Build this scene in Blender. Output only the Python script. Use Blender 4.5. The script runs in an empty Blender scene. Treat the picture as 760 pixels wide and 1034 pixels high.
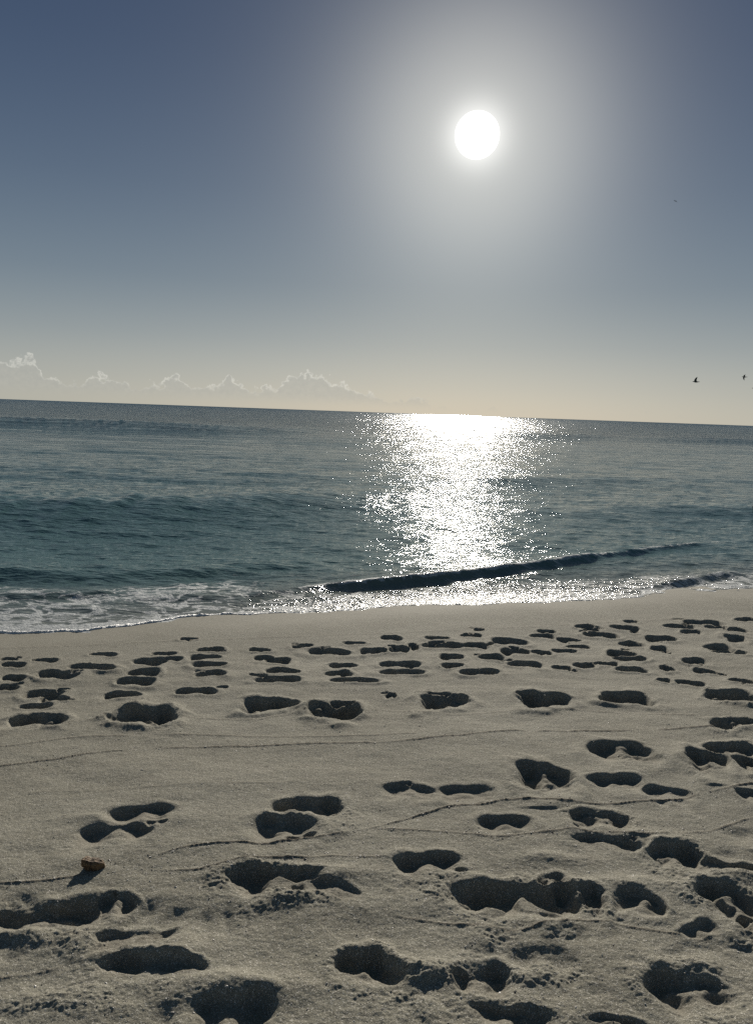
import bpy, bmesh, math, random
import numpy as np
from mathutils import Vector, Matrix

random.seed(7)
rng = np.random.default_rng(11)
sc = bpy.context.scene
C = sc.collection
rad = math.radians

# ------------------------------------------------------------------ camera
W, H, F = 760.0, 1034.0, 777.0          # photograph size and focal length in its pixels
ROLL, PITCH = rad(2.05), math.atan(100.6 * math.cos(rad(2.05)) / F)
CAM = np.array([0.0, 0.0, 1.45])
fwd = np.array([0, math.cos(PITCH), -math.sin(PITCH)])
r0 = np.array([1.0, 0, 0]); u0 = np.cross(r0, fwd)
rgt = math.cos(ROLL) * r0 + math.sin(ROLL) * u0
upv = -math.sin(ROLL) * r0 + math.cos(ROLL) * u0
def ray(px, py):
    d = fwd + (px - W / 2) / F * rgt + (H / 2 - py) / F * upv
    return d / np.linalg.norm(d)

cd = bpy.data.cameras.new('camera')
cd.sensor_fit = 'VERTICAL'; cd.sensor_height = 24.0; cd.lens = 24.0 * F / H
cd.clip_start = 0.05; cd.clip_end = 200000
cam = bpy.data.objects.new('camera', cd); C.objects.link(cam)
M = Matrix(((rgt[0], upv[0], -fwd[0], CAM[0]), (rgt[1], upv[1], -fwd[1], CAM[1]),
            (rgt[2], upv[2], -fwd[2], CAM[2]), (0, 0, 0, 1)))
cam.matrix_world = M
sc.camera = cam

SUN = ray(481.5, 136.5)                  # direction to the sun
SUN_EL = math.asin(SUN[2]); SUN_AZ = math.atan2(SUN[0], SUN[1])

# ------------------------------------------------------------------ noise
def _h(ix, iy, seed):
    n = (ix.astype(np.int64) * 374761393 + iy.astype(np.int64) * 668265263 + seed * 974634777) & 0xFFFFFFFF
    n = ((n ^ (n >> 13)) * 1274126177) & 0xFFFFFFFF
    n = ((n ^ (n >> 16)) * 2246822519) & 0xFFFFFFFF
    return (n ^ (n >> 15)) & 0xFFFFFFFF
def perlin(x, y, seed=0):
    x = np.asarray(x, np.float64); y = np.asarray(y, np.float64)
    xi = np.floor(x); yi = np.floor(y); xf = x - xi; yf = y - yi
    u = xf * xf * xf * (xf * (xf * 6 - 15) + 10); v = yf * yf * yf * (yf * (yf * 6 - 15) + 10)
    def g(ox, oy):
        a = _h(xi + ox, yi + oy, seed) * (2 * np.pi / 4294967296.0)
        return np.cos(a) * (xf - ox) + np.sin(a) * (yf - oy)
    a = g(0, 0); b = g(1, 0); c = g(0, 1); d = g(1, 1)
    t = a + u * (b - a); w = c + u * (d - c)
    return (t + v * (w - t)) * 1.5
def fbm(x, y, seed=0, octv=3, gain=0.5):
    s = 0; a = 1.0
    for k in range(octv):
        s = s + a * perlin(x * 2 ** k, y * 2 ** k, seed + 17 * k); a *= gain
    return s
def smooth(a, b, t):
    t = np.clip((t - a) / (b - a), 0, 1); return t * t * (3 - 2 * t)

# ------------------------------------------------------------------ shoreline and beach profile
ZS = -0.36                                # still water level
def on_plane(px, py, z):
    d = ray(px, py); t = (z - CAM[2]) / d[2]; return CAM + t * d
shore_px = [(0, 635), (50, 633.5), (100, 631.5), (150, 627.5), (200, 622), (250, 619.5), (300, 616), (350, 613.5),
            (400, 611), (450, 608.5), (500, 606), (550, 604), (600, 601.5), (650, 598), (700, 594.5), (760, 592)]
sp = np.array([on_plane(a, b, ZS) for a, b in shore_px])
sl = (sp[-1, 1] - sp[0, 1]) / (sp[-1, 0] - sp[0, 0])
xs = np.concatenate([[-400, -40], sp[:, 0], [40, 400]])
ys = np.concatenate([[sp[0, 1] + sl * .25 * (-400 - sp[0, 0]), sp[0, 1] + sl * .25 * (-40 - sp[0, 0])], sp[:, 1],
                     [sp[-1, 1] + sl * (40 - sp[-1, 0]), sp[-1, 1] + sl * .3 * (400 - 40) + sl * (40 - sp[-1, 0])]])
_dx = np.linspace(-12, 14, 2000); _dy = np.interp(_dx, xs, ys)
_k = np.exp(-np.linspace(-2.5, 2.5, 41) ** 2); _k /= _k.sum()
_dy2 = np.convolve(np.pad(_dy, 20, mode='edge'), _k, 'valid'); _dy2[:25] = _dy[:25]; _dy2[-25:] = _dy[-25:]
SX = np.concatenate([[-400], _dx, [40, 400]]); SY = np.concatenate([[ys[0]], _dy2, ys[-2:]])
def shore(x): return np.interp(x, SX, SY)
CA = math.cos(math.atan(sl))
def sdist(x, y): return (shore(x) - y) * CA          # inland positive
def profile(s):
    up = 0.036 * np.minimum(s, 1.6) + 0.060 * np.clip(s - 1.6, 0, 6) + 0.02 * np.clip(s - 7.6, 0, 40)
    return ZS + np.where(s > 0, up, 0.08 * s)
def base_z(x, y): return profile(sdist(x, y))
Z0 = float(base_z(np.array([0.0]), np.array([0.6]))[0])
def ground(px, py):
    d = ray(px, py); z = 0.0
    for _ in range(25):
        t = (z - CAM[2]) / d[2]; p = CAM + t * d
        z = float(base_z(np.array([p[0]]), np.array([p[1]]))[0])
    return p

# ------------------------------------------------------------------ footprints: centre, width, height, tilt, crumble (photo pixels)
PR = """142 821 78 15 -4 .3;113 842 90 17 -3 .3;312 816 78 20 0 .6;285 836 75 21 -3 .5;278 886 104 24 -4 1;335 897 70 12 12 .3
50 922 130 30 -3 .8;118 912 52 20 -3 .5;137 945 95 17 -6 .5;152 976 118 28 2 .7;236 1022 98 36 -6 .5;372 976 72 36 -14 .8
412 796 62 11 2 .4;470 798 68 11 2 .3;547 782 60 24 0 .4;621 789 62 12 0 .4;673 800 56 10 2 .2;757 802 28 9 0 .3
508 831 60 14 -2 .5;607 827 70 16 5 1;430 871 78 20 -4 .6;612 852 75 12 8 .7;683 864 65 24 4 1;733 874 78 16 6 .7
520 905 140 34 -4 .9;585 906 56 30 5 1;648 912 60 20 22 .6;735 905 60 28 0 1;760 930 44 24 0 .8;703 937 38 12 -22 .7
482 988 74 34 4 .9;695 997 88 36 -3 .8;515 1025 104 26 6 .9;622 1033 74 14 4 .7
39 727 66 13 -1 .5;147 722 70 17 0 .8;272 711 58 13 0 .4;335 717 58 14 2 .6;449 708 58 14 0 .6;551 706 60 13 2 .4;630 704 58 11 0 .4
737 704 52 12 -3 1;738 731 46 8 -4 1;626 758 74 15 2 .4;738 756 62 12 2 .6;714 767 50 18 4 .4;752 769 26 13 0 .6;394 702 14 5 0 1
10 666 22 4 0 .3;46 667 28 4 0 .3;14 672 28 6 0 .3;14 685 30 7 0 .3;60 681 48 9 0 .5;10 694 24 7 0 .3;46 699 42 9 0 .4;56 704 38 6 -3 .3;36 711 38 6 -3 .3
94 674 52 6 3 .8;104 661 31 4 0 .2;149 669 36 10 0 .3;174 666 24 6 0 .3;165 660 28 4 2 .2;146 680 36 8 0 .4;138 688 44 9 0 .4;124 701 44 7 0 .3;198 698 46 7 0 .3;224 694 14 3 0 .3
190 645 20 3 0 .2;212 656 32 5 -2 .2;208 664 36 6 0 .2;212 671 38 6 0 .2;213 681 36 7 -3 .3
262 656 26 4 0 .2;305 652 26 4 -2 .2;267 664 24 6 -4 .3;280 667 32 7 -2 .3;332 658 48 7 2 .3;359 650 26 3 0 .2;287 678 38 6 0 .3;281 687 50 7 0 .3;346 672 32 6 0 .3;341 680 30 6 -4 .3;358 687 58 5 0 .4;373 658 20 6 0 .3
394 645 24 6 0 .3;384 657 14 5 0 .3;403 656 24 7 0 .3;418 654 10 7 0 .3;441 645 28 4 0 .2;447 653 46 6 0 .3;480 653 30 6 2 .4;476 642 24 4 0 .2;483 636 12 3 0 .2;514 647 38 7 0 .3;456 664 30 7 0 .3;495 664 26 5 0 .3;520 659 36 8 2 .3;546 659 20 5 -3 .3;570 657 26 4 0 .3;583 653 26 4 0 .3
403 671 48 6 2 .3;405 679 52 6 0 .3;457 673 24 5 0 .3;482 679 44 6 0 .3;531 671 38 6 2 .3;547 642 28 5 0 .2;551 637 20 3 0 .2;574 646 26 6 0 .2;590 633 24 5 3 .3;597 636 22 4 3 .3;606 641 40 6 4 .3;630 635 32 6 2 .3;637 628 18 3 2 .2;636 650 24 6 -3 .3;667 645 36 6 2 .3;625 660 30 7 2 .3;665 656 22 7 4 .5
567 674 20 5 3 .4;591 671 28 5 0 .3;612 670 26 4 2 .3;636 665 38 5 0 .4;637 676 36 5 3 .3;673 675 14 5 0 .4;699 667 28 6 0 .4;712 677 26 5 3 .3;685 633 32 6 2 .3;696 639 24 5 0 .3;710 629 42 6 2 .6;722 634 26 5 2 .4;751 626 22 5 0 .3;742 637 24 5 0 .3;742 645 26 9 2 .5;722 653 26 7 0 .3;736 659 38 4 2 .3
670 686 16 4 2 .4;697 689 34 5 8 .4;747 687 28 6 8 .4"""
prints = []
for it in PR.replace('\n', ';').split(';'):
    cx, cy, w, h, ti, cr = [float(v) for v in it.split()]
    p = ground(cx, cy); a = rad(ti)
    e1 = ground(cx - w / 2 * math.cos(a), cy - w / 2 * math.sin(a)); e2 = ground(cx + w / 2 * math.cos(a), cy + w / 2 * math.sin(a))
    f1 = ground(cx, cy - h / 2); f2 = ground(cx, cy + h / 2)
    prints.append((p, e1, e2, abs(f1[1] - f2[1]), cr, cy))
for (p, e1, e2, bf, cr, cy) in list(prints):          # toes dragged, sand broken off beside the deeper marks
    if rng.random() > (.55 if cy < 740 else .2): continue
    v = (e2 - e1) / 2; q = p + v * rng.uniform(-1, 1) + np.array([0, rng.choice([-1, 1]) * bf * rng.uniform(.35, .6), 0])
    v2 = v * rng.uniform(.25, .5); v2[1] += rng.normal(0, .02)
    prints.append((q, q - v2, q + v2, bf * rng.uniform(.2, .45), .6, cy))
# shallow, weathered dents between the fresh prints
for k in range(20):
    q = ground(rng.uniform(-60, 820), rng.uniform(800, 1060)); a_ = rng.normal(0, .5); L_ = rng.uniform(.08, .17)
    v = np.array([math.cos(a_) * L_, math.sin(a_) * L_, 0])
    prints.append((q, q - v, q + v, rng.uniform(.09, .17), -.02, 900))
# older, half-erased dents around the frame's sides so that the beach goes on
for k in range(420):
    x = rng.uniform(-6.5, 8); y = rng.uniform(-1.5, 8.5)
    if abs(x) < 0.56 * max(y, 0.8) + 0.55 and y > 0.4: continue
    s = float(sdist(np.array([x]), np.array([y]))[0])
    if s < 0.9: continue
    a = rng.normal(0, .25); L = rng.uniform(.12, .17)
    v = np.array([math.cos(a) * L, math.sin(a) * L, 0]); p = np.array([x, y, 0])
    prints.append((p, p - v, p + v, rng.uniform(.12, .2), rng.uniform(.3, .8), 800))

# sand heaped up beside and inside the near prints: centre, half width, half height (photo pixels), height (m), crumble
HEAPS = [(430, 984, 34, 13, .020, 1.0), (232, 997, 58, 13, .026, .15), (184, 957, 26, 13, .022, .2), (586, 903, 22, 10, .026, 1.0),
         (700, 902, 22, 9, .022, .7), (640, 893, 40, 8, .016, .4), (322, 884, 44, 8, .014, .2), (560, 868, 40, 6, .012, .3),
         (40, 945, 40, 8, .018, .5), (300, 908, 46, 8, .013, .9), (660, 845, 40, 6, .013, .5), (738, 885, 34, 8, .016, .7),
         (690, 765, 22, 9, .018, .1), (135, 712, 16, 7, .02, .9), (318, 714, 13, 6, .018, .5), (695, 975, 40, 8, .018, .6),
         (120, 828, 50, 5, .012, .1), (300, 826, 40, 6, .014, .2), (540, 985, 46, 12, .018, .8), (60, 1010, 60, 14, .016, .6)]
# thin run-up lines left by the waves (photo pixels)
LINES = [([(0, 775), (60, 766), (110, 758), (180, 754), (280, 752), (400, 750), (450, 744), (520, 738), (640, 738), (760, 731)], 1.0),
         ([(0, 755), (80, 744), (200, 741), (330, 744), (420, 741)], .6),
         ([(90, 880), (140, 870), (200, 854), (280, 852), (340, 846), (400, 831), (450, 814), (520, 808), (600, 813), (680, 808), (760, 790)], 1.2),
         ([(0, 893), (50, 890), (120, 880), (200, 880), (260, 868), (330, 868), (385, 866)], 1.0),
         ([(380, 838), (450, 840), (510, 845), (570, 840), (650, 846), (720, 838), (760, 822)], .8),
         ([(0, 985), (60, 975), (100, 965)], 1.3), ([(40, 735), (130, 722), (260, 726), (330, 712), (460, 722), (560, 715), (700, 722)], .45),
         ([(0, 655), (200, 646), (380, 640), (560, 632), (760, 620)], .4), ([(30, 800), (150, 795), (300, 790)], .35),
         ([(400, 925), (450, 933), (520, 940), (600, 930), (690, 945)], .9)]

# ------------------------------------------------------------------ beach mesh
def grid_mesh(name, X, Y, Z, attrs, mat, flip=False):
    nr, nc = X.shape
    me = bpy.data.meshes.new(name)
    co = np.stack([X, Y, Z], -1).reshape(-1, 3).astype(np.float32)
    me.vertices.add(nr * nc); me.vertices.foreach_set('co', co.ravel())
    idx = np.arange(nr * nc).reshape(nr, nc)
    q = np.stack([idx[:-1, :-1], idx[:-1, 1:], idx[1:, 1:], idx[1:, :-1]], -1).reshape(-1, 4)
    nf = len(q)
    me.loops.add(nf * 4); me.loops.foreach_set('vertex_index', q.ravel().astype(np.int32))
    me.polygons.add(nf); me.polygons.foreach_set('loop_start', np.arange(0, nf * 4, 4, dtype=np.int32))
    me.polygons.foreach_set('use_smooth', np.ones(nf, bool))
    for k, v in attrs.items():
        at = me.attributes.new(k, 'FLOAT', 'POINT'); at.data.foreach_set('value', v.ravel().astype(np.float32))
    me.update(calc_edges=True); me.validate()
    me.materials.append(mat)
    o = bpy.data.objects.new(name, me); C.objects.link(o)
    return o

def beach_rows():
    y = 0.75; r = []
    while y < 10.5:
        r.append(y); y += 0.62 * (y * y + 1.45 ** 2) / (1.45 * F)
    back = [0.75 - 0.01 * 1.35 ** k for k in range(1, 27)]
    front = [y + 0.05 * 1.5 ** k for k in range(12)]
    return np.array(back[::-1] + r + front)
def side_cols(half, step, n, g):
    c = np.arange(-half, half + step / 2, step)
    e = half + step * np.cumsum(g ** np.arange(1, n))
    return np.concatenate([-e[::-1], c, e])
yr = beach_rows()
uc = side_cols(600, 0.78, 34, 1.32)
S = np.sqrt(np.maximum(yr, 0.75) ** 2 + 1.45 ** 2) / F
X = uc[None, :] * S[:, None]; Y = np.repeat(yr[:, None], len(uc), 1)
sd = sdist(X, Y)
Z = profile(sd)
dry = smooth(0.5, 1.7, sd)
und = 0.011 * fbm(X * .9, Y * 1.3, 3, 3) + 0.0035 * fbm(X * 3.2, Y * 4.5, 9, 3)
fine = (0.0008 + .0007 * smooth(3.2, 1.8, Y)) * fbm(X * 22, Y * 26, 21, 4, .7)
coarse_far = smooth(-2, 0.5, Y) * 0 + 1
und = und + .006 * smooth(3.4, 2.0, Y) * fbm(X * 3.4, Y * 4, 13, 3)
Zf = und * (0.15 + .85 * dry) + fine * (0.12 + .88 * dry)
warpx = fbm(X * 6, Y * 6, 31, 2); warpy = fbm(X * 6, Y * 6, 41, 2); edge = fbm(X * 30, Y * 30, 45, 2)
crumb_n = np.abs(fbm(X * 26, Y * 26, 51, 3, .65)); lump = np.clip(fbm(X * 24, Y * 24, 61, 3, .65) * 1.2, -.4, 1.2)
soft = fbm(X * 9, Y * 11, 65, 2); pit = np.zeros_like(Z); rim = np.zeros_like(Z); crumb = np.zeros_like(Z); pit_tone = np.zeros_like(Z)
for k, (p, e1, e2, bf, cr, cy) in enumerate(prints):
    ax = (e2 - e1)[:2]; L = max(np.linalg.norm(ax) / 2, .03); ax = ax / np.linalg.norm(ax)
    shal = cy > 740 and cr < .58; b = max(bf / 2 * (.82 if cy < 700 else 1.14 if shal else 1), 0.022)
    R = max(L, b) * 2.0 + .05
    i0, i1 = np.searchsorted(yr, [p[1] - R, p[1] + R])
    if i1 <= i0: continue
    sm = S[i0:i1]
    lo = min((p[0] - R) / sm.min(), (p[0] - R) / sm.max()); hi = max((p[0] + R) / sm.min(), (p[0] + R) / sm.max())
    j0, j1 = np.searchsorted(uc, [lo, hi])
    if j1 <= j0: continue
    sl_ = (slice(i0, i1), slice(j0, j1))
    wsc = (.16 if shal else .26) * b; es = (.0025 if shal else .0045) * min(1, b / .05) * (.25 + max(cr, 0))
    dx = X[sl_] - p[0] + warpx[sl_] * wsc + edge[sl_] * es; dy = Y[sl_] - p[1] + warpy[sl_] * wsc + edge[sl_] * es
    u = (dx * ax[0] + dy * ax[1]) / L; v = (-dx * ax[1] + dy * ax[0]) / b
    rr = np.random.RandomState(k)
    kd = rr.uniform(-.62, .10); fl = 1 if rr.rand() < .5 else -1
    v = v - kd * (u * u - .4)
    wd = np.clip(1.0 - .20 * np.exp(-((u - .1 * fl) / .3) ** 2) + rr.uniform(.1, .34) * fl * u, .4, 1.35)
    vw = v / wd
    vw = np.where(vw < 0, vw / (rr.uniform(2.0, 2.7) if shal else rr.uniform(1.5, 2.1) if cy > 740 else rr.uniform(1.3, 1.7)), vw)     # the near side slopes out gently
    k1, k2 = rr.uniform(.50, .62), rr.uniform(.62, .76)          # heel and ball
    r1 = np.sqrt(((u + (1 - k1) * fl) / k1) ** 2 + ((vw + rr.uniform(-.25, .25)) / rr.uniform(.72, .98)) ** 2)
    r2 = np.sqrt(((u - (1 - k2) * fl) / k2) ** 2 + ((vw + rr.uniform(-.12, .12)) / rr.uniform(.9, 1.08)) ** 2)
    r = -np.log(np.exp(-4 * r1) + np.exp(-4 * r2)) / 4 + .06
    D = min(max((.46 if cy < 740 else .27 if shal else .34) * bf, .012), .085) * rr.uniform(.75, .98) * (.38 if cr < 0 else 1)
    if cy < 700: D = min(D, .05)
    # steep wall on the seaward side, an easy slope where the heel slid in; heel and ball pressed deeper
    far = smooth(-.7, .5, vw)
    inner = (.25 if cy < 740 else -.1) * (1 - far) + (.1 if cr < 0 else .52) * far
    fl_h = 1 - rr.uniform(.25, .6) * np.exp(-((u + .05 * fl) / .26) ** 2 - ((v + .3) / .8) ** 2) * (1 if cy > 740 else .3) + .2 * fl * u
    t_ = np.clip((1.04 - r) / (1.04 - inner), 0, 1); t_ = t_ * t_ * (3 - 2 * t_)
    pr = -D * t_ * fl_h
    mound = .75 * D * np.clip(soft[sl_] + .15, 0, 1) * smooth(1.0, .5, r) * (.35 + .65 * cr)
    pit[sl_] = np.minimum(pit[sl_], pr + mound)
    asym = .45 + .30 * smooth(.4, -.8, vw / np.maximum(r, .3)) + .55 * smooth(.2, .9, vw / np.maximum(r, .3)) + .2 * np.abs(u) / np.maximum(r, .5)
    rm = (.13 + .15 * cr) * D * asym * np.exp(-((r - 1.22) / .36) ** 2) * np.clip(.75 + .9 * warpy[sl_], .1, 1.6)
    rim[sl_] = np.maximum(rim[sl_], rm)
    if cr < 0: continue
    crumb[sl_] = np.maximum(crumb[sl_], cr * smooth(2.2, 1.1, r) * smooth(.3, .9, r) * min(1, D / .05) * np.clip(.5 + 1.1 * warpx[sl_] + .5 * edge[sl_], 0, 1.1))
    pit_tone[sl_] = np.maximum(pit_tone[sl_], smooth(1.0, .5, r))
for (hx, hy, hw, hh, ht, hc) in HEAPS:
    q = ground(hx, hy); q2 = ground(hx + hw, hy); q3 = ground(hx, hy - hh); q4 = ground(hx, hy + hh)
    ra, rb = abs(q2[0] - q[0]), max(abs(q3[1] - q4[1]) / 2, .03)
    i0, i1 = np.searchsorted(yr, [q[1] - 3.2 * rb, q[1] + 3.2 * rb])
    dx = (X[i0:i1] - q[0] + .25 * ra * warpx[i0:i1]) / ra; dy = (Y[i0:i1] - q[1] + .25 * rb * warpy[i0:i1]) / rb
    hp = np.exp(-(dx * dx + dy * dy) * .9)
    Zf[i0:i1] += ht * hp * (1 + .35 * hc * soft[i0:i1])
    crumb[i0:i1] = np.maximum(crumb[i0:i1], hc * 1.1 * smooth(.15, .55, hp))
near_t = smooth(4.2, 1.6, Y)
crumb = np.clip(crumb + near_t * .22 * smooth(.15, .7, fbm(X * 2.2, Y * 2.6, 71, 3)), 0, 1.2)
Zf += pit + rim * (1 - np.clip(-pit / .02, 0, 1))
Zf += crumb * (.0030 * np.clip(lump, -.4, 1) + .0050 * (crumb_n - .25) + .0020 * perlin(X * 75, Y * 75, 81))
line = np.zeros_like(Z)
for pts, st in LINES:
    g = np.array([ground(a, b) for a, b in pts])
    xl = np.linspace(g[0, 0], g[-1, 0], 240); t = np.interp(xl, g[:, 0], g[:, 1])
    kk = np.exp(-np.linspace(-2, 2, 21) ** 2); kk /= kk.sum(); t = np.convolve(np.pad(t, 10, mode='edge'), kk, 'valid')
    q0, q1 = np.searchsorted(yr, [t.min() - .4, t.max() + .3]); Xs, Ys = X[q0:q1], Y[q0:q1]
    yl = np.interp(Xs, xl, t, left=-99, right=-99) + .014 * fbm(Xs * 3, Xs * 0, 91, 4)
    d = Ys - yl; wv = .004 + .0009 * Ys
    brk = smooth(-.7, .05, fbm(Xs * 3.0, Ys * .5, 95, 3)) * st * (.5 + .2 * np.minimum(Ys, 4))
    rg = np.exp(-(d / wv) ** 2) * brk
    Zf[q0:q1] += (.0028 + .0004 * Ys) * rg + .0022 * brk * np.exp(-np.clip(-d, 0, 9) / .07) * (d < 0) * .6 * np.exp(-(d / .12) ** 2)
    line[q0:q1] = np.maximum(line[q0:q1], rg)
# detail only where the grid is fine enough to carry it
ok = smooth(900, 640, np.abs(uc))[None, :] * smooth(.2, .75, yr)[:, None]
Z = Z + und * (1 - ok) * dry + Zf * ok
wet = smooth(.95, .0, sd + .10 * fbm(X * .8, Y * .8, 99, 2))

# ------------------------------------------------------------------ node helpers
def new_mat(name):
    m = bpy.data.materials.new(name); m.use_nodes = True; nt = m.node_tree; nt.nodes.clear()
    out = nt.nodes.new('ShaderNodeOutputMaterial'); return m, nt, out
class N:
    def __init__(s, nt): s.nt = nt
    def __call__(s, typ, ins=None, **kw):
        n = s.nt.nodes.new(typ)
        for k, v in kw.items(): setattr(n, k, v)
        for k, v in (ins or {}).items():
            if isinstance(v, bpy.types.NodeSocket): s.nt.links.new(v, n.inputs[k])
            else: n.inputs[k].default_value = v
        return n
    def math(s, op, a, b=0.0, c=0.0, clamp=False):
        n = s.nt.nodes.new('ShaderNodeMath'); n.operation = op; n.use_clamp = clamp
        for i, v in enumerate((a, b, c)):
            if isinstance(v, bpy.types.NodeSocket): s.nt.links.new(v, n.inputs[i])
            else: n.inputs[i].default_value = v
        return n.outputs[0]
    def mix(s, f, a, b, blend='MIX'):
        n = s.nt.nodes.new('ShaderNodeMix'); n.data_type = 'RGBA'; n.blend_type = blend
        for i, v in ((0, f), (6, a), (7, b)):
            if isinstance(v, bpy.types.NodeSocket): s.nt.links.new(v, n.inputs[i])
            else: n.inputs[i].default_value = v if i == 0 else (*v, 1)
        return n.outputs[2]
    def rng(s, v, a, b, c=0.0, d=1.0, smooth_=True):
        n = s.nt.nodes.new('ShaderNodeMapRange'); n.interpolation_type = 'SMOOTHSTEP' if smooth_ else 'LINEAR'
        for i, x in enumerate((v, a, b, c, d)):
            if isinstance(x, bpy.types.NodeSocket): s.nt.links.new(x, n.inputs[i])
            else: n.inputs[i].default_value = x
        return n.outputs[0]
    def attr(s, name): return s('ShaderNodeAttribute', attribute_name=name).outputs['Fac']
    def noise(s, vec, scale, detail=3, rough=.55, dist=0.0):
        return s('ShaderNodeTexNoise', {'Vector': vec, 'Scale': scale, 'Detail': detail, 'Roughness': rough, 'Distortion': dist}).outputs[0]

# ------------------------------------------------------------------ sand
sand, nt, out = new_mat('sand'); n = N(nt)
pos = n('ShaderNodeTexCoord').outputs['Object']
wetn = n.attr('wet'); linen = n.attr('line'); pitn = n.attr('pit_tone')
big = n.noise(pos, 1.3, 4); mid = n.noise(pos, 14, 4, .6); gr = n.noise(pos, 260, 3, .75)
vor = n('ShaderNodeTexVoronoi', {'Vector': pos, 'Scale': 420.0}); grain = vor.outputs['Color']
gv = n('ShaderNodeSeparateColor', {'Color': grain}).outputs[0]
c = n.mix(n.rng(big, .3, .7), (.268, .255, .198), (.328, .314, .250))
c = n.mix(n.rng(mid, .35, .7, 0, .35), c, (.235, .215, .168))
c = n.mix(n.rng(gr, .3, .72, .45, 0), c, (.13, .115, .09))
c = n.mix(n.rng(gv, .86, .97, 0, .75), c, (.72, .68, .60))
c = n.mix(n.rng(gv, .12, .03, 0, .7), c, (.07, .06, .05))
c = n.mix(n.rng(n.noise(pos, 42, 2, .5), .70, .76, 0, .7), c, (.09, .078, .06))
c = n.mix(n.math('MULTIPLY', linen, .75, clamp=True), c, (.12, .10, .075))
c = n.mix(n.math('MULTIPLY', pitn, .35), c, (.16, .14, .11))  # sand colour darker towards the middle of each print
c = n.mix(n.math('MULTIPLY', wetn, .3), c, (.30, .275, .215))
hb = n.math('ADD', n.math('MULTIPLY', gr, .0017), n.math('MULTIPLY', n('ShaderNodeSeparateColor', {'Color': grain}).outputs[1], .0006))
hb = n.math('ADD', hb, n.math('MULTIPLY', n.noise(pos, 70, 3, .6), .003))
bmp = n('ShaderNodeBump', {'Height': n.math('MULTIPLY', hb, n.rng(wetn, 0, 1, 1, .25)), 'Strength': 1.0, 'Distance': 1.0})
rgh = n.rng(wetn, 0, 1, .92, .85)
bs = n('ShaderNodeBsdfPrincipled', {'Base Color': c, 'Specular IOR Level': .3, 'Roughness': rgh, 'Normal': bmp.outputs[0], 'IOR': 1.35})
nt.links.new(bs.outputs[0], out.inputs[0])
beach = grid_mesh('beach', X, Y, Z, {'wet': wet, 'line': line * ok, 'pit_tone': pit_tone}, sand)
beach['kind'] = 'structure'
def beach_z(x, y):
    i = int(np.clip(np.searchsorted(yr, y), 1, len(yr) - 1)); j = int(np.clip(np.searchsorted(uc, x / S[i]), 1, len(uc) - 1))
    return float(Z[i, j])

# ------------------------------------------------------------------ sea
HS = CAM[2] - ZS
def sea_rows():
    r = list(np.arange(4.2, 5.2, .03)); n_ = HS * F / 5.2
    while n_ > .25:
        r.append(HS * F / n_); n_ -= .55 if n_ > 6 else n_ * .07
    return np.array(r + [8000, 12000, 20000, 40000, 90000])
yw = sea_rows()
us = side_cols(640, 0.8, 30, 1.35)
SW = np.sqrt(yw ** 2 + HS ** 2) / F
XW = us[None, :] * SW[:, None]; YW = np.repeat(yw[:, None], len(us), 1)
so = -sdist(XW, YW)                        # distance offshore
ZW = np.zeros_like(XW)
dyr = np.gradient(yw)[:, None]; dxr = (SW * .8)[:, None]
# swell and chop: many long-crested wave trains heading for the beach
mods = [perlin(XW / q + 7.3 * i, YW / (.75 * q) - 3.1 * i, 200 + i) for i, q in enumerate((1.2, 2.6, 6, 14, 34))]
for k in range(64):
    lam = .14 * (10 / .14) ** (k / 63.0) * rng.uniform(.9, 1.1)
    th = rng.normal(0, .6 if lam < 1.5 else .25)
    kx, ky = 2 * np.pi / lam * math.sin(th), 2 * np.pi / lam * math.cos(th)
    amp = (.0034 * lam ** .9 if lam < .5 else .0022 * lam ** .35) * (1 + .25 * (lam > 4)) * rng.uniform(.6, 1.3)
    ph = rng.uniform(0, 6.28)
    fade = smooth(.42, .22, np.abs(ky) * dyr / (2 * np.pi)) * smooth(.42, .22, np.abs(kx) * dxr / (2 * np.pi))
    if lam > 2: fade = fade * smooth(.3, 6, so)
    i = min(4, max(0, int(round(math.log(lam * 4 / 1.2) / .85)))); sg = 1 if k % 2 else -1
    mod = .55 + .9 * np.clip(.5 + sg * mods[i], 0, 1)
    q = kx * XW + ky * YW + ph + .9 * mods[min(4, i + (k // 2) % 2)]
    ZW += amp * fade * mod * (np.sin(q) if lam > 1 else np.sin(q) - .25 * np.cos(2 * q))
calm = smooth(-.05, .9, so)
ZW *= .25 + .75 * calm
foam = np.zeros_like(XW)
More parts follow.
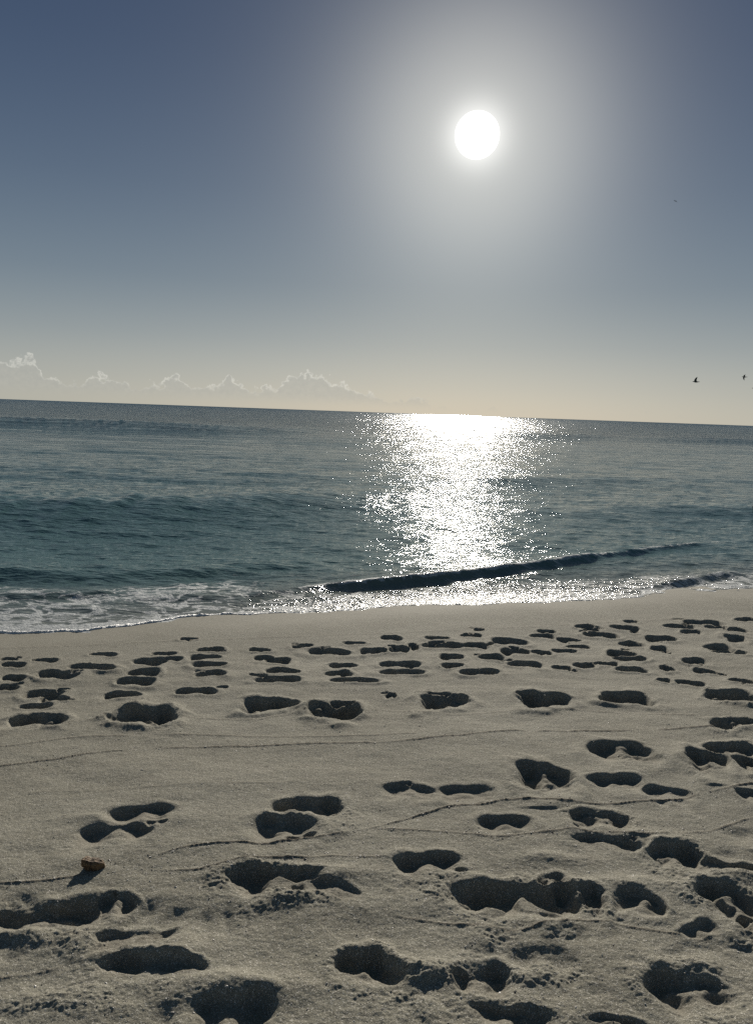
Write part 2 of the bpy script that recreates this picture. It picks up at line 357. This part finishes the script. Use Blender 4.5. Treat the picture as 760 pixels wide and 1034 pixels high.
def crest(pts, amp, wf, wb, env, jit=.05, foamy=0.0, foam_w=.1):
    """a single wave whose crest runs through the given points, steep on the beach side"""
    global ZW, foam
    g = np.array([on_plane(a, b, ZS + amp * e) for (a, b), e in zip(pts, env)])
    o_ = np.argsort(g[:, 0]); g = g[o_]; ev = np.array(env)[o_]
    xl = np.linspace(g[0, 0], g[-1, 0], 200)
    kk = np.exp(-np.linspace(-2, 2, 31) ** 2); kk /= kk.sum()
    cv = lambda q: np.convolve(np.pad(q, 15, mode='reflect', reflect_type='odd'), kk, 'valid')
    yc = np.interp(XW, xl, cv(np.interp(xl, g[:, 0], g[:, 1])))
    en = np.interp(XW, xl, np.clip(cv(np.interp(xl, g[:, 0], ev)), 0, 2), left=ev[0], right=ev[-1])
    yc = yc + jit * fbm(XW * 1.3, XW * 0 + 5, int(amp * 1000), 3)
    d = YW - yc
    pr = np.where(d < 0, np.exp(-(np.abs(d) / wf) ** 1.8), np.exp(-(np.abs(d) / wb) ** 1.5))
    en = en * (1 + .18 * fbm(XW * 1.7, XW * 0 + 2, 7, 2))
    ZW += amp * en * pr - .25 * amp * en * np.exp(-((d + 2.1 * wf) / (1.3 * wf)) ** 2)
    if foamy: foam = np.maximum(foam, foamy * np.clip(en, 0, 1) * np.exp(-((d + .2 * foam_w) / foam_w) ** 2))
A = [(230, 603), (310, 592), (350, 586), (400, 580.5), (450, 577), (500, 571.5), (560, 564), (600, 559), (650, 553), (720, 547), (800, 542)]
crest(A, .070, .095, .45, [.1, .5, .95, 1.1, 1.1, 1, .95, .8, .55, .25, 0], .03, .8, .035)
crest([(-60, 570), (0, 571), (60, 573), (120, 575), (200, 574), (260, 571), (330, 568)], .085, .24, .6, [.7, .8, .8, .7, .45, .2, 0], .05)
crest([(-80, 503), (0, 504), (100, 503), (200, 501), (300, 498), (380, 497), (470, 494), (560, 490)], .20, 1.7, 2.2, [1, 1, 1, .95, .85, .6, .25, 0], .15)
crest([(430, 486), (500, 483), (560, 480), (640, 482), (700, 486)], .11, .9, 1.5, [0, .8, 1, .6, 0], .15)
crest([(560, 514), (640, 510), (700, 509), (760, 512), (860, 517)], .11, .7, 1.3, [0, .5, .9, 1, 1], .12)
crest([(480, 440), (530, 437), (580, 438), (640, 441)], .3, 4, 6, [0, 1, 1, 0], .4)
crest([(-80, 418), (60, 422), (160, 426), (260, 431), (340, 434)], .42, 5, 8, [1, 1, 1, .6, 0], .5)
crest([(590, 443), (700, 441), (860, 447)], .3, 4, 7, [0, 1, 1], .4)
crest([(640, 593), (690, 584), (720, 578.5), (760, 575)], .05, .10, .35, [.2, 1, .8, 0], .03, .4, .05)
crest([(-40, 600), (40, 598), (90, 596), (150, 598)], .035, .12, .3, [.6, 1, 1, 0], .04)
# swash: thin sheet that climbs the sand in lobes
lob = .055 * fbm(XW * 1.1, XW * 0 + 9, 401, 3) + .02 * fbm(XW * 4, XW * 0 + 3, 402, 2)
ZW += .004 * smooth(.5, -.1, so) + .028 * lob * smooth(.6, 0, np.abs(so)) * 1.0
# foam cover: broad lace on the left, thin scraps elsewhere
xl_ = XW / np.maximum(YW, 1)
left = smooth(-.10, -.24, xl_)
lace = left * smooth(1.75, .7, so + .35 * fbm(XW * .9, YW * .9, 411, 2)) * smooth(-.1, .03, so)
foam = np.maximum(foam, lace * (.33 + .34 * fbm(XW * 1.6, YW * 2.2, 431, 3)))
foam = np.maximum(foam, smooth(.16, .02, so + .03 * fbm(XW * 5, YW * 5, 421, 2)) * (.6 + .25 * left))
foam = np.maximum(foam, (.34 * smooth(1.0, .2, so) + .10 * smooth(.42, .12, so)) * smooth(-.28, -.1, xl_) * (.85 + .4 * fbm(XW * 2.5, YW * 5, 441, 2)))
turb = smooth(1.1, .25, so) * smooth(-.26, -.12, xl_)
depth = np.clip(so * .08, 0, 3)
Zw = ZS + ZW

water, nt, out = new_mat('sea_water'); n = N(nt)
tc = n('ShaderNodeTexCoord').outputs['Object']
fo = n.attr('foam'); off = n.attr('off'); tb = n.attr('turb')
def st(x, y): return n('ShaderNodeMapping', {'Vector': tc, 'Scale': (x, y, 1)}).outputs[0]
w1 = n.noise(st(6, 15), 1.0, 3, .6)          # ripples of a hand's width
w2 = n.noise(st(1.25, 3.4), 1.0, 4, .6)       # chop of about a third of a metre
w3 = n.noise(st(.13, .55), 1.0, 4, .6)       # waves of a few metres
w0 = n.noise(st(38, 48), 1.0, 2, .5)
h = n.math('ADD', n.math('MULTIPLY', w1, n.rng(off, 4, 60, .022, .020)), n.math('MULTIPLY', w2, n.rng(off, 1, 12, .03, .10)))
h = n.math('ADD', h, n.math('MULTIPLY', w3, n.rng(off, 6, 60, .0, .40)))
h = n.math('ADD', h, n.math('MULTIPLY', n.noise(st(11, 13), 1.0, 3, .6), n.rng(tb, 0, 1, 0, .035)))
h = n.math('ADD', h, n.math('MULTIPLY', w0, n.rng(tb, 0, 1, .0015, .009)))
# offshore, the wave faces one sees from the beach are those that lean towards it
lean = n('ShaderNodeCombineXYZ', {0: 0.0, 1: n.rng(off, 5, 90, 0, -.17), 2: 0.0}).outputs[0]
nrm = n('ShaderNodeVectorMath', {0: n('ShaderNodeVectorMath', {0: n('ShaderNodeNewGeometry').outputs['Normal'], 1: lean}, operation='ADD').outputs[0]}, operation='NORMALIZE').outputs[0]
bmp = n('ShaderNodeBump', {'Height': h, 'Strength': 1.0, 'Distance': 1.0, 'Normal': nrm})
wc = n.mix(n.rng(off, .0, 2.2), (.15, .16, .135), (.085, .160, .150))
wc = n.mix(n.rng(off, 2, 22), wc, (.028, .112, .112))
strk = n.noise(st(.45, .05), 1.0, 5, .65); strk2 = n.noise(st(1.6, .35), 1.0, 4, .6)
rg = n.math('ADD', n.rng(off, 3, 150, .06, .07), n.math('MULTIPLY', n.rng(strk, .35, .7), n.rng(off, 15, 150, 0, .07)))
rg = n.math('ADD', rg, n.rng(off, .5, .0, 0, .10))
rg = n.math('ADD', rg, n.math('MULTIPLY', n.rng(strk2, .4, .7), n.rng(off, 5, 40, 0, .07)))
wc = n.mix(n.math('MULTIPLY', n.rng(strk, .4, .65), n.rng(off, 10, 80, 0, .6)), wc, (.014, .052, .064))
wb_ = n('ShaderNodeBsdfPrincipled', {'Base Color': wc, 'Roughness': rg, 'IOR': 1.333, 'Normal': bmp.outputs[0]})
fn = n.noise(st(3.4, 5.0), 1.0, 4, .55, 1.0); fn2 = n.noise(st(26, 30), 1.0, 4, .6)
ridge = n.math('SUBTRACT', 1.0, n.math('MULTIPLY', n.math('ABSOLUTE', n.math('SUBTRACT', fn, .5)), 6.0), clamp=True)
fm = n.math('ADD', n.math('MULTIPLY', n.math('POWER', ridge, 2.0), 1.15), n.math('MULTIPLY', fn2, .22))
fac = n.rng(n.math('SUBTRACT', n.math('ADD', fm, n.math('MULTIPLY', fo, 1.25)), 1.0), -.12, .42)
fac = n.math('MULTIPLY', fac, n.rng(fo, .02, .2))
fb = n('ShaderNodeBump', {'Height': fn2, 'Strength': .8, 'Distance': .03})
fd = n('ShaderNodeBsdfPrincipled', {'Base Color': (.52, .54, .54, 1), 'Roughness': .7, 'Normal': fb.outputs[0]})
mx = n('ShaderNodeMixShader', {0: n.math('MULTIPLY', fac, .72), 1: wb_.outputs[0], 2: fd.outputs[0]})
nt.links.new(mx.outputs[0], out.inputs[0])
sea = grid_mesh('sea', XW, YW, Zw, {'foam': foam, 'off': so, 'turb': turb}, water)
sea['kind'] = 'structure'

# bead of froth along the water's edge
fmat, nt, out = new_mat('froth'); n = N(nt); t_ = n('ShaderNodeTexCoord').outputs['Object']
bb = n('ShaderNodeBump', {'Height': n.noise(t_, 120, 4, .7), 'Strength': 1.0, 'Distance': .01})
bs = n('ShaderNodeBsdfPrincipled', {'Base Color': n.mix(n.noise(t_, 40, 3), (.55, .56, .55), (.85, .85, .83)), 'Roughness': .45, 'Normal': bb.outputs[0],
       'Subsurface Weight': .35, 'Subsurface Radius': (.01, .01, .01)})
nt.links.new(bs.outputs[0], out.inputs[0])
xa = np.arange(-6.5, 8.5, .008); DD = Zw - profile(sdist(XW, YW)); jn = len(yw)
ye = np.zeros_like(xa)
for i, x in enumerate(xa):
    y0 = shore(x); yy = np.linspace(y0 - .7, y0 + .7, 120)
    ri = np.clip(np.searchsorted(yw, yy) - 1, 0, jn - 2); fr = (yy - yw[ri]) / (yw[ri + 1] - yw[ri])
    ci = np.clip(np.searchsorted(us, x / SW[ri]), 0, len(us) - 1)
    dv = DD[ri, ci] * (1 - fr) + DD[ri + 1, ci] * fr
    k = np.nonzero(dv > 0.0005)[0]; ye[i] = yy[k[0]] if len(k) else y0
kk = np.ones(15) / 15; ye = np.convolve(np.pad(ye, 7, mode='edge'), kk, 'valid') + .012 * fbm(xa * 5, xa * 0 + 1, 501, 3)
xl2 = xa / ye
wd_ = (.006 + .030 * smooth(-.06, -.28, xl2)) * np.clip(.75 + .7 * fbm(xa * 2.2, xa * 0 + 4, 511, 3), .12, 1.7)
ht_ = (.004 + .010 * smooth(-.06, -.28, xl2)) * np.clip(.8 + .6 * fbm(xa * 9, xa * 0 + 6, 521, 3), .2, 1.6)
NS = 9; fv = []; zc = profile(sdist(xa, ye))
for j in range(NS):
    t = j / (NS - 1) * math.pi
    yj = ye + wd_ * (.6 - math.cos(t)) * 1.0 + .3 * wd_ * fbm(xa * 30, xa * 0 + j * .4, 531, 2) * math.sin(t)
    zj = zc - .003 + ht_ * math.sin(t) * (1 + .6 * fbm(xa * 45, xa * 0 + j * .7, 541, 2)) + .003 * math.sin(t)
    fv.append(np.stack([xa, yj, zj], -1))
fv = np.stack(fv); froth = grid_mesh('sea_foam', fv[..., 0], fv[..., 1], fv[..., 2], {}, fmat)
froth['kind'] = 'stuff'; froth['label'] = 'thin white line of froth along the edge of the water'; froth['category'] = 'sea foam'

# ------------------------------------------------------------------ sun and sky
sd_ = bpy.data.lights.new('sun', 'SUN'); sd_.energy = 4.95; sd_.angle = rad(.53); sd_.color = (1, .93, .82)
so_ = bpy.data.objects.new('sun', sd_); C.objects.link(so_)
so_.rotation_euler = Vector(-SUN).to_track_quat('-Z', 'Y').to_euler(); so_.location = (3, 10, 12)

w = bpy.data.worlds.new('World'); sc.world = w; w.use_nodes = True
nt = w.node_tree; nt.nodes.clear(); n = N(nt)
wo = nt.nodes.new('ShaderNodeOutputWorld')
sky = n('ShaderNodeTexSky', sky_type='NISHITA', sun_disc=False, sun_elevation=SUN_EL, sun_rotation=SUN_AZ,
        air_density=1.0, dust_density=.6, ozone_density=2.0, altitude=0.0)
dirv = n('ShaderNodeTexCoord').outputs['Generated']
sep = n('ShaderNodeSeparateXYZ', {0: dirv}); dz = sep.outputs[2]
# haze: pale and creamy at the horizon, slate blue higher up
ramp = n('ShaderNodeValToRGB', {0: n.math('MULTIPLY', dz, 1.4, clamp=True)}); cr_ = ramp.color_ramp; cr_.interpolation = 'B_SPLINE'
stops = [(0, (.385, .39, .345)), (2, (.355, .365, .34)), (5, (.245, .28, .295)), (9, (.150, .197, .242)), (15, (.082, .120, .180)),
         (23, (.042, .068, .126)), (34, (.025, .045, .095)), (45, (.030, .056, .086))]
while len(cr_.elements) < len(stops): cr_.elements.new(.5)
for e, (el, col) in zip(cr_.elements, stops):
    e.position = min(1, math.sin(rad(el)) * 1.4); e.color = (*col, 1)
dot = n('ShaderNodeVectorMath', {0: dirv, 1: tuple(SUN)}, operation='DOT_PRODUCT').outputs['Value']
ang = n.math('MULTIPLY', n.math('ARCCOSINE', n.math('MINIMUM', dot, .9999999)), 57.29578)
def gauss(sig, k):                      # k * exp(-(ang/sig)^2)
    q = n.math('POWER', n.math('DIVIDE', ang, sig), 2.0)
    return n.math('MULTIPLY', n.math('EXPONENT', n.math('MULTIPLY', q, -1.0)), k)
def scale(col, f): return n('ShaderNodeVectorMath', {0: col, 3: f}, operation='SCALE').outputs[0]
def add(a, b): return n('ShaderNodeVectorMath', {0: a, 1: b}, operation='ADD').outputs[0]
tot = add(scale(sky.outputs[0], .0045), ramp.outputs[0])
tot = add(tot, scale((1, .96, .80), gauss(7.6, .39)))
tot = add(tot, scale((1, .96, .78), gauss(14, .06)))
tot = add(tot, scale((1, .955, .86), n.math('MULTIPLY', gauss(26, .085), n.rng(dz, .16, .0))))
tot = add(tot, scale((1, .98, .94), n.math('ADD', gauss(1.75, .65), n.rng(ang, 1.5, 1.0, 0, 30))))
# low bank of cumulus along the horizon, by azimuth
az = n.math('MULTIPLY', n.math('ARCTAN2', sep.outputs[0], sep.outputs[1]), 57.29578)
el = n.math('MULTIPLY', n.math('ARCSINE', dz), 57.29578)
cur = n('ShaderNodeValToRGB', {0: n.rng(az, -40, 20, 0, 1, False)}); ce = cur.color_ramp
def paz(px): return (math.degrees(math.atan((px - 380) / F)) + 40) / 60
hts = [(-300, 2.2), (-80, 1.5), (-10, 2.9), (32, 3.2), (44, 1.9), (70, 1.4), (98, 2.2), (118, 1.6), (140, 1.2), (178, 2.3), (190, 1.5), (215, 1.7), (232, 2.5), (246, 1.5),
       (266, 1.6), (290, 2.7), (312, 3.0), (338, 2.3), (352, 1.7), (362, 1.8), (385, .9), (415, 1.3), (450, .5), (600, .35), (760, .4)]
while len(ce.elements) < len(hts): ce.elements.new(.5)
for e, (px, hh) in zip(ce.elements, hts): e.position = min(1, max(0, paz(px))); e.color = (hh * .22, hh * .22, hh * .22, 1)
env = n.math('MULTIPLY', n('ShaderNodeSeparateColor', {'Color': cur.outputs[0]}).outputs[0], 4.0)
ae = n('ShaderNodeCombineXYZ', {0: az, 1: el}).outputs[0]
bil = n('ShaderNodeTexVoronoi', {'Vector': n('ShaderNodeVectorMath', {0: ae, 1: n.noise(ae, 1.6, 3)}, operation='ADD').outputs[0], 'Scale': 1.15}, feature='SMOOTH_F1').outputs[0]
nz = n.math('ADD', n.math('MULTIPLY', n.math('SUBTRACT', n.noise(ae, 1.5, 6, .6), .5), 1.9), n.math('MULTIPLY', n.math('SUBTRACT', .45, bil), 1.2))
dd = n.math('SUBTRACT', n.math('ADD', env, n.math('MULTIPLY', nz, .8)), el)
den = n.rng(dd, .0, .16)
rimc = n.math('MULTIPLY', den, n.rng(dd, .32, .06))
tex = n.noise(ae, 2.4, 5, .65)
lowf = n.rng(el, .2, 1.3)
body = n.math('MULTIPLY', n.math('MULTIPLY', den, lowf), .4)
tot = n.mix(body, tot, n.mix(n.rng(tex, .3, .7), (.39, .395, .37), (.47, .465, .42)))
tot = add(tot, scale((1, .97, .88), n.math('MULTIPLY', n.math('MULTIPLY', rimc, n.rng(el, .7, 1.8)), n.rng(tex, .3, .6, .06, .22))))
bg = n('ShaderNodeBackground', {0: tot, 1: 1.0})
nt.links.new(bg.outputs[0], wo.inputs[0])

# ------------------------------------------------------------------ things
def obj(name, bm, mat, sm=True):
    me = bpy.data.meshes.new(name); bm.to_mesh(me); bm.free()
    for p in me.polygons: p.use_smooth = sm
    me.materials.append(mat); o = bpy.data.objects.new(name, me); C.objects.link(o); return o
def tag(o, label, cat, group=None):
    o['label'] = label; o['category'] = cat
    if group: o['group'] = group

# brown stone
stm, nt, out = new_mat('brown_stone'); n = N(nt); t_ = n('ShaderNodeTexCoord').outputs['Object']
cc = n.mix(n.rng(n.noise(t_, 60, 5, .65), .35, .65), (.075, .042, .018), (.26, .16, .075))
bb = n('ShaderNodeBump', {'Height': n.noise(t_, 150, 4, .7), 'Strength': 1.0, 'Distance': .004})
bs = n('ShaderNodeBsdfPrincipled', {'Base Color': cc, 'Roughness': .75, 'Normal': bb.outputs[0]}); nt.links.new(bs.outputs[0], out.inputs[0])
bm = bmesh.new(); bmesh.ops.create_icosphere(bm, subdivisions=5, radius=1)
from mathutils import noise as mn
for v in bm.verts:
    p = v.co.copy(); f = 1 + .20 * mn.noise(p * 1.4 + Vector((3, 1, 2))) + .10 * mn.noise(p * 3.3) + .05 * mn.noise(p * 8)
    q = Vector((math.copysign(abs(p.x) ** .85, p.x), math.copysign(abs(p.y) ** .85, p.y), math.copysign(abs(p.z) ** .8, p.z))) * f
    if q.x < -.3: q.z += (-.3 - q.x) * .55
    v.co = Vector((q.x * .036, q.y * .022, q.z * .024))
stone = obj('stone', bm, stm)
g = ground(94, 878); stone.location = (g[0], g[1], beach_z(g[0], g[1]) + .010); stone.rotation_euler = (.05, .1, .12)
tag(stone, 'small knobbly brown stone lying on smooth sand beside a run-up line', 'stone')

# small dark object of unknown kind at the right edge of the sea
dwm, nt, out = new_mat('dark_object_mat'); n = N(nt); t_ = n('ShaderNodeTexCoord').outputs['Object']
cc = n.mix(n.noise(n('ShaderNodeMapping', {'Vector': t_, 'Scale': (6, 40, 40)}).outputs[0], 1, 4), (.010, .011, .011), (.03, .027, .022))
bs = n('ShaderNodeBsdfPrincipled', {'Base Color': cc, 'Roughness': .6}); nt.links.new(bs.outputs[0], out.inputs[0])
bm = bmesh.new(); rings = []
for i in range(13):
    t = i / 12; ring = []
    rr_ = .055 * (.35 + .65 * math.sin(math.pi * min(1, t * 1.02 + .04)) ** .4) * (1 - .25 * t)
    for j in range(12):
        a = 2 * math.pi * j / 12; q = rr_ * (1 + .18 * mn.noise(Vector((t * 4, math.cos(a), math.sin(a)))))
        ring.append(bm.verts.new(((t - .5) * .55, q * math.cos(a) + .03 * math.sin(t * 4), q * math.sin(a) + .03 * math.sin(t * 3))))
    rings.append(ring)
for i in range(12):
    for j in range(12): bm.faces.new((rings[i][j], rings[i + 1][j], rings[i + 1][(j + 1) % 12], rings[i][(j + 1) % 12]))
bm.faces.new(rings[0][::-1]); bm.faces.new(rings[-1])
bmesh.ops.recalc_face_normals(bm, faces=bm.faces)
dark_obj = obj('dark_object', bm, dwm)
g = on_plane(757 + 12, 515.5, ZS + .05); dark_obj.location = (g[0] + .06, g[1], ZS + .13); dark_obj.rotation_euler = (0, 0, .15)
tag(dark_obj, 'small dark object in the sea at the right edge', 'dark_object')

# gulls: one continuous body with wings, tail and bill
gum, nt, out = new_mat('gull_plumage'); n = N(nt); t_ = n('ShaderNodeTexCoord').outputs['Object']
sx = n('ShaderNodeSeparateXYZ', {0: t_}); tip = n.rng(n.math('ABSOLUTE', sx.outputs[0]), .34, .5)
cc = n.mix(tip, n.mix(n.noise(t_, 12, 3), (.055, .052, .05), (.10, .097, .095)), (.015, .015, .016))
bs = n('ShaderNodeBsdfPrincipled', {'Base Color': cc, 'Roughness': .8}); nt.links.new(bs.outputs[0], out.inputs[0])
def make_gull(flap_l, flap_r, sweep=.12):
    """flap: (inner wing angle, outer wing angle) in degrees above level; the bird flies along +y, x to its right"""
    bm = bmesh.new(); NA = 12
    st_ = [(-.30, .004, .045, 0), (-.24, .012, .05, 0), (-.15, .035, .038, -.005), (-.05, .055, .055, -.01), (.05, .058, .060, -.012),
           (.13, .045, .05, 0), (.18, .034, .038, .012), (.22, .032, .034, .02), (.255, .018, .02, .018), (.30, .005, .006, .010)]
    rings = []
    for (yy, hz, wx, cz) in st_:
        rings.append([bm.verts.new((wx * math.cos(2 * math.pi * j / NA), yy, cz + hz * math.sin(2 * math.pi * j / NA))) for j in range(NA)])
    for i in range(len(rings) - 1):
        for j in range(NA):
            if i in (3, 4) and j in (0, NA - 1, NA // 2 - 1, NA // 2): continue    # wing roots stay open
            bm.faces.new((rings[i][j], rings[i][(j + 1) % NA], rings[i + 1][(j + 1) % NA], rings[i + 1][j]))
    bm.faces.new(rings[0]); bm.faces.new(rings[-1][::-1])
    for sgn, (a1, a2) in ((1, flap_r), (-1, flap_l)):
        jr = (1, 0, NA - 1) if sgn > 0 else (NA // 2 - 1, NA // 2, NA // 2 + 1)
        loop = [rings[3][jr[1]], rings[3][jr[0]], rings[4][jr[0]], rings[5][jr[0]], rings[5][jr[1]], rings[5][jr[2]], rings[4][jr[2]], rings[3][jr[2]]]
        x0, z0 = .05, -.005; px_, pz_ = x0, z0; prev = loop
        for t in range(1, 8):
            f = t / 7; a = rad(a1 if f < .45 else a2); px_ += .068 * math.cos(a); pz_ += .068 * math.sin(a)
            ch = .085 * (1 - .15 * f - .72 * f ** 3) ; th = .011 * (1 - .8 * f)
            yc = .04 + sweep * (.35 * math.sin(f * 2.6) - .9 * f ** 2)
            prof = [(-1, 0), (-.7, .7), (0, 1), (.7, .8), (1, 0), (.7, -.5), (0, -.5), (-.7, -.3)]
            ring = [bm.verts.new((sgn * (px_ - u_[1] * th * math.sin(a)), yc + u_[0] * ch, pz_ + u_[1] * th * math.cos(a))) for u_ in prof]
            for j in range(8):
                bm.faces.new((prev[j], prev[(j + 1) % 8], ring[(j + 1) % 8], ring[j]))
            prev = ring
        bm.faces.new(prev)
    bmesh.ops.recalc_face_normals(bm, faces=bm.faces)
    return obj('gull', bm, gum)
def place(o, px, py, dist, rot):
    d = ray(px, py); o.location = CAM + d * dist; o.rotation_euler = [rad(a) for a in rot]
G = 'gulls flying over the sea'
b1 = make_gull((55, 75), (35, 55)); place(b1, 702.3, 385.5, 70, (0, -14, 62))
tag(b1, 'dark gull low above the horizon with its wings raised in mid beat', 'gull', G)
b2 = make_gull((35, 10), (-20, -55)); place(b2, 751.2, 380.6, 95, (0, 10, 70))
tag(b2, 'dark gull near the right edge with one wing drooping, higher of the two there', 'gull', G)
b3 = make_gull((4, -6), (4, -6)); place(b3, 761, 392, 95, (0, 0, 25))
tag(b3, 'gull gliding on level wings, cut off by the right edge just above the horizon', 'gull', G)
b4 = make_gull((8, -12), (8, -12)); place(b4, 681.6, 203, 190, (0, 22, 15))
tag(b4, 'tiny distant gull gliding alone high in the sky right of the sun', 'gull', G)

# shell grit and crumbs strewn on the dry sand
grm, nt, out = new_mat('shell_grit'); n = N(nt)
gc = n.attr('tone')
cc = n.mix(gc, (.06, .05, .04), (.75, .71, .64))
bs = n('ShaderNodeBsdfPrincipled', {'Base Color': cc, 'Roughness': .5}); nt.links.new(bs.outputs[0], out.inputs[0])
ico = [(0, 0, 1), (.9, 0, .3), (.28, .85, .3), (-.73, .53, .3), (-.73, -.53, .3), (.28, -.85, .3), (.6, .4, -.5), (-.3, .7, -.5), (-.7, -.1, -.5), (0, -.75, -.5)]
fcs = [(0, 1, 2), (0, 2, 3), (0, 3, 4), (0, 4, 5), (0, 5, 1), (1, 6, 2), (2, 6, 7), (2, 7, 3), (3, 7, 8), (3, 8, 4), (4, 8, 9), (4, 9, 5), (5, 9, 1), (1, 9, 6)]
vv = []; ff = []; tn = []
for k in range(3600):
    if k < 2900:
        px = rng.uniform(-120, 880); py = rng.uniform(690, 1060) if rng.random() < .75 else rng.uniform(640, 760)
    else:
        pts, _ = LINES[int(rng.choice([0, 2, 3, 4]))]; px = rng.uniform(pts[0][0], pts[-1][0])
        py = np.interp(px, [a for a, _ in pts], [b for _, b in pts]) + rng.normal(0, 2.5)
    g = ground(px, py); dark = rng.random() < (.45 if k < 2900 else .75)
    sz = abs(rng.normal(0, .0011)) + .0009 * (1 + .25 * g[1]) * (.8 if k < 2900 else 1)
    z = beach_z(g[0], g[1]); R = Matrix.Rotation(rng.uniform(0, 6.28), 3, 'Z') @ Matrix.Rotation(rng.uniform(-.6, .6), 3, 'X')
    s3 = (rng.uniform(.8, 1.7), rng.uniform(.6, 1.1), rng.uniform(.35, .8)); b0 = len(vv)
    for c_ in ico:
        q = R @ Vector((c_[0] * s3[0] * sz, c_[1] * s3[1] * sz, c_[2] * s3[2] * sz)); vv.append((g[0] + q.x, g[1] + q.y, z + q.z + sz * .1))
        tn.append(rng.uniform(0, .15) if dark else .7)
    ff += [tuple(b0 + i for i in f) for f in fcs]
me = bpy.data.meshes.new('shell_grit'); me.from_pydata(vv, [], ff); me.materials.append(grm)
at = me.attributes.new('tone', 'FLOAT', 'POINT'); at.data.foreach_set('value', tn)
go = bpy.data.objects.new('shell_grit', me); C.objects.link(go); go['kind'] = 'stuff'
go['label'] = 'fine shell grit and dark crumbs strewn over the dry sand'; go['category'] = 'shell grit'

# ------------------------------------------------------------------ render settings
sc.view_settings.view_transform = 'Standard'; sc.view_settings.look = 'None'; sc.view_settings.exposure = 0
sc.cycles.use_denoising = False
sc.cycles.max_bounces = 5; sc.cycles.sample_clamp_indirect = 4
